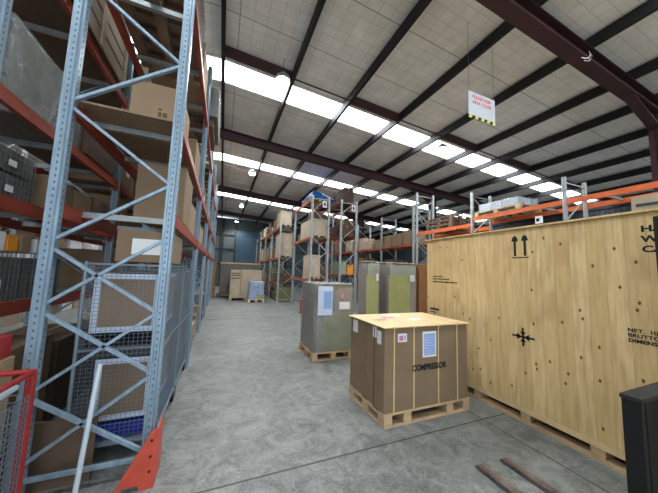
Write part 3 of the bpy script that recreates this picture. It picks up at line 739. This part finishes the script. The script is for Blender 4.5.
carton(4.45,4.75,9.7,10.5,1.501,.55,'pale green box on the lower shelf right of the tarp-topped rack','green')
carton(4.8,5.08,9.7,10.5,1.501,.42,'orange box beside the pale green box','orange')
carton(4.45,5.1,9.75,10.8,0,1.1,'brown carton on the floor right of the tarp-topped rack','card')
for x, s in ((3.65,'left'),(4.95,'right')):
    o = MB((x,9.53,4.28)).box((x-.09,9.545,4.15),(x+.09,9.55,4.42)).build('rack_sign', 'paper', None); MB().box((-.035,.013,-.06),(.035,.0145,.07)).build('sign_mark', 'ink', o)
    tag(o, 'small white bay sign on the %s of the two tall end racks' % s, 'sign', 'bay signs')
for k in range(3):
    carton(3.2+.2*k,3.37+.2*k,11.35,11.8,3.0-.049,.32+.08*(k%2),'%s small carton in a row behind the pale crate, tarp-topped rack' % ORD[k],('card3','card','red')[k],'small cartons behind the pale crate')
    carton(4.45+.22*k,4.64+.22*k,9.75,10.2,3.602,.2+.07*(k%2),'%s small box on the dark carton right of the tarp-topped rack' % ORD[k],('card','card3','greywood')[k],'small boxes on the dark carton',False)
    carton(3.2+.22*k,3.39+.22*k,9.72,10.3,3.702,.22+.09*(k%2),'%s dark box on the pale crate under the tarp' % ORD[k],('darkbrown','card3','darkbrown')[k],'dark boxes under the tarp',False)
# rack B
BF = [13.0,15.4,17.8,20.2,22.6]
opencrate(2.66,3.30,13.1,14.4,2.251,1.25,'tall pale wooden crate on the middle shelf of the far rack')
opencrate(2.62,3.2,13.1,14.2,3.851,.8,'pale wooden crate on the top shelf of the far rack, nearest end')
carton(2.65,3.3,14.5,15.2,3.851,.6,'brown carton behind the pale crate on the far rack top','card')
bb = list(enumerate(zip(BF, BF[1:])))
fill('far middle rack', bb[1:], 2.64, 3.34, (('middle',2.25),('top',3.85)), nm, .9, ('card','palewood','card3','greymesh'))
fill('far middle rack', bb, 2.64, 3.34, (('floor',0),('lower',.95)), nm, .8, ('card3','greymesh','card','olive'))

# ------------------------------------------------------------------ right rack loads
for k in range(3):
    pallet(7.40,6.95-.02*k,3.221+k*.142,.86,1.15,'%s weathered pallet up in the stack on the right rack' % ORD[k],'greywood',False,'stacked pallets on the right rack')
pallet(7.4,4.85,3.381,.9,1.3,'long pallet under the translucent bundle on the right rack','palletwood',False,None)
wrapped(7.0,7.84,4.25,5.4,3.523,.22,'low translucent wrapped bundle on the right rack above the crate','whitewire','wrap_thick')
t = opencrate(7.0,7.8,1.30,2.3,1.701,1.5,'pale crate behind the right end of the big pine crate','palewood',None)
for z in (1.12,1.28): MB().box((-.402,-.42,z),(-.4,.42,z+.05)).build('slot', 'girt', t)
MB().box((-.404,-.4,1.12),(-.4025,-.15,1.24)).build('label_card', 'paper', t)
DF = [3.27,5.6,8.3,10.5,12.9,15.3,17.7]
fill('right rack', list(enumerate(zip(DF[2:], DF[3:])))[0:4], 7.0, 7.8, (('upper',2.85),), nm, .75, ('card','palewood','card3','card2'))
fill('right rack', list(enumerate(zip(DF[2:], DF[3:])))[0:4], 7.0, 7.8, (('floor',0),('lower',1.5)), nm, .95, ('card3','greymesh','card'))
fill('right rack beside crate', list(enumerate(((3.27,5.6),(5.6,7.95)))), 7.0, 7.8, (('floor',0),('lower',1.7)), nm, .95, ('card3','greymesh','card'))
o = MB((6.93,3.75,3.0)).box((6.925,3.7,2.92),(6.93,3.86,3.1)).build('rack_sign', 'paper', None); MB().box((-.0065,.02,-.03),(-.0055,.09,.05)).build('sign_mark', 'ink', o)
tag(o, 'small white bay sign under the orange beams of the right rack', 'sign')
o.location.x = 6.945

# ------------------------------------------------------------------ far end of the aisle
pallet(1.22,14.6,0,1.5,1.1,'pallet under the big whitewashed crate at the aisle end','palewood',False,None)
t = thing('crate_stack', (1.22,14.6,.14), 'big pale boxed crate standing at the far end of the aisle', 'crate')
MB().box((-.76,-.55,0),(-.28,.55,1.40)).build('left_panel', 'palewood', t); MB().box((-.26,-.55,0),(.76,.55,1.42)).build('right_panel', 'palewood', t)
b = MB()
for z in (.95,1.1,1.2): b.box((-.74,-.556,z),(-.32,-.5505,z+.05))
b.build('printed_bands', 'card3', t)
pallet(1.66,13.55,0,.76,.7,'small yellowish pallet before the big pale crate','plywood',False,None)
t = wrapped(1.30,2.02,13.22,13.88,.14,.88,'small silvery wrapped load before the big pale crate','bluepaper','wrap_thick')
MB().box((-.0,-.325,.02),(.3,-.3195,.22)).build('yellow_panel', 'yellow', t)
pallet(.9,16.3,0,2.2,1.1,'wide dark pallet behind the big pale crate','greywood',False,None)
o = carton(-.05,2.1,15.75,16.85,.14,1.72,'long dark wrapped box behind the big pale crate','greymesh',None,False)
MB().box((-1.1,-.58,1.722),(1.1,.58,1.80)).build('lid', 'palewood', o)
carton(-.95,-.28,15.6,16.9,0,1.95,'tall orange-brown cardboard box at the far end beside left rack','orangebrown')

# ------------------------------------------------------------------ light, camera
w = bpy.data.worlds.new('world'); bpy.context.scene.world = w; w.use_nodes = True
bg = w.node_tree.nodes['Background']; bg.inputs[0].default_value = (.75,.85,1,1); bg.inputs[1].default_value = 1.2
def area(name, loc, rot, sx, sy, e, col):
    L = bpy.data.lights.new(name, 'AREA'); L.shape = 'RECTANGLE'; L.size = sx; L.size_y = sy; L.energy = e; L.color = col
    o = bpy.data.objects.new(name, L); C.objects.link(o); o.location = loc; o.rotation_euler = rot; return o
area('door_daylight', (0,Y0+.1,2.5), (R(90),0,0), 7.8, 4.8, 260, (.93,.97,1))

sc = bpy.context.scene
cam = bpy.data.cameras.new('camera'); co = bpy.data.objects.new('camera', cam); C.objects.link(co); sc.camera = co
cam.sensor_fit = 'HORIZONTAL'; cam.sensor_width = 36; cam.lens = 36*260.19/658; cam.clip_start = .05; cam.clip_end = 100
yw, pt, rl = R(22.186), R(5.542), R(1.9523)
fw = Vector((math.sin(yw)*math.cos(pt), math.cos(yw)*math.cos(pt), math.sin(pt))); rt0 = Vector((math.cos(yw), -math.sin(yw), 0)); up0 = rt0.cross(fw)
rt = rt0*math.cos(rl)+up0*math.sin(rl); up = up0*math.cos(rl)-rt0*math.sin(rl)
co.matrix_world = Matrix(((rt.x,up.x,-fw.x,0),(rt.y,up.y,-fw.y,0),(rt.z,up.z,-fw.z,1.6),(0,0,0,1)))
sc.view_settings.view_transform = 'Standard'; sc.view_settings.look = 'None'; sc.view_settings.exposure = .22; sc.view_settings.gamma = 1
sc.view_settings.use_curve_mapping = False
try: sc.cycles.use_denoising = True; sc.cycles.max_bounces = 8; sc.cycles.transparent_max_bounces = 12; sc.cycles.sample_clamp_indirect = 6
except Exception: pass
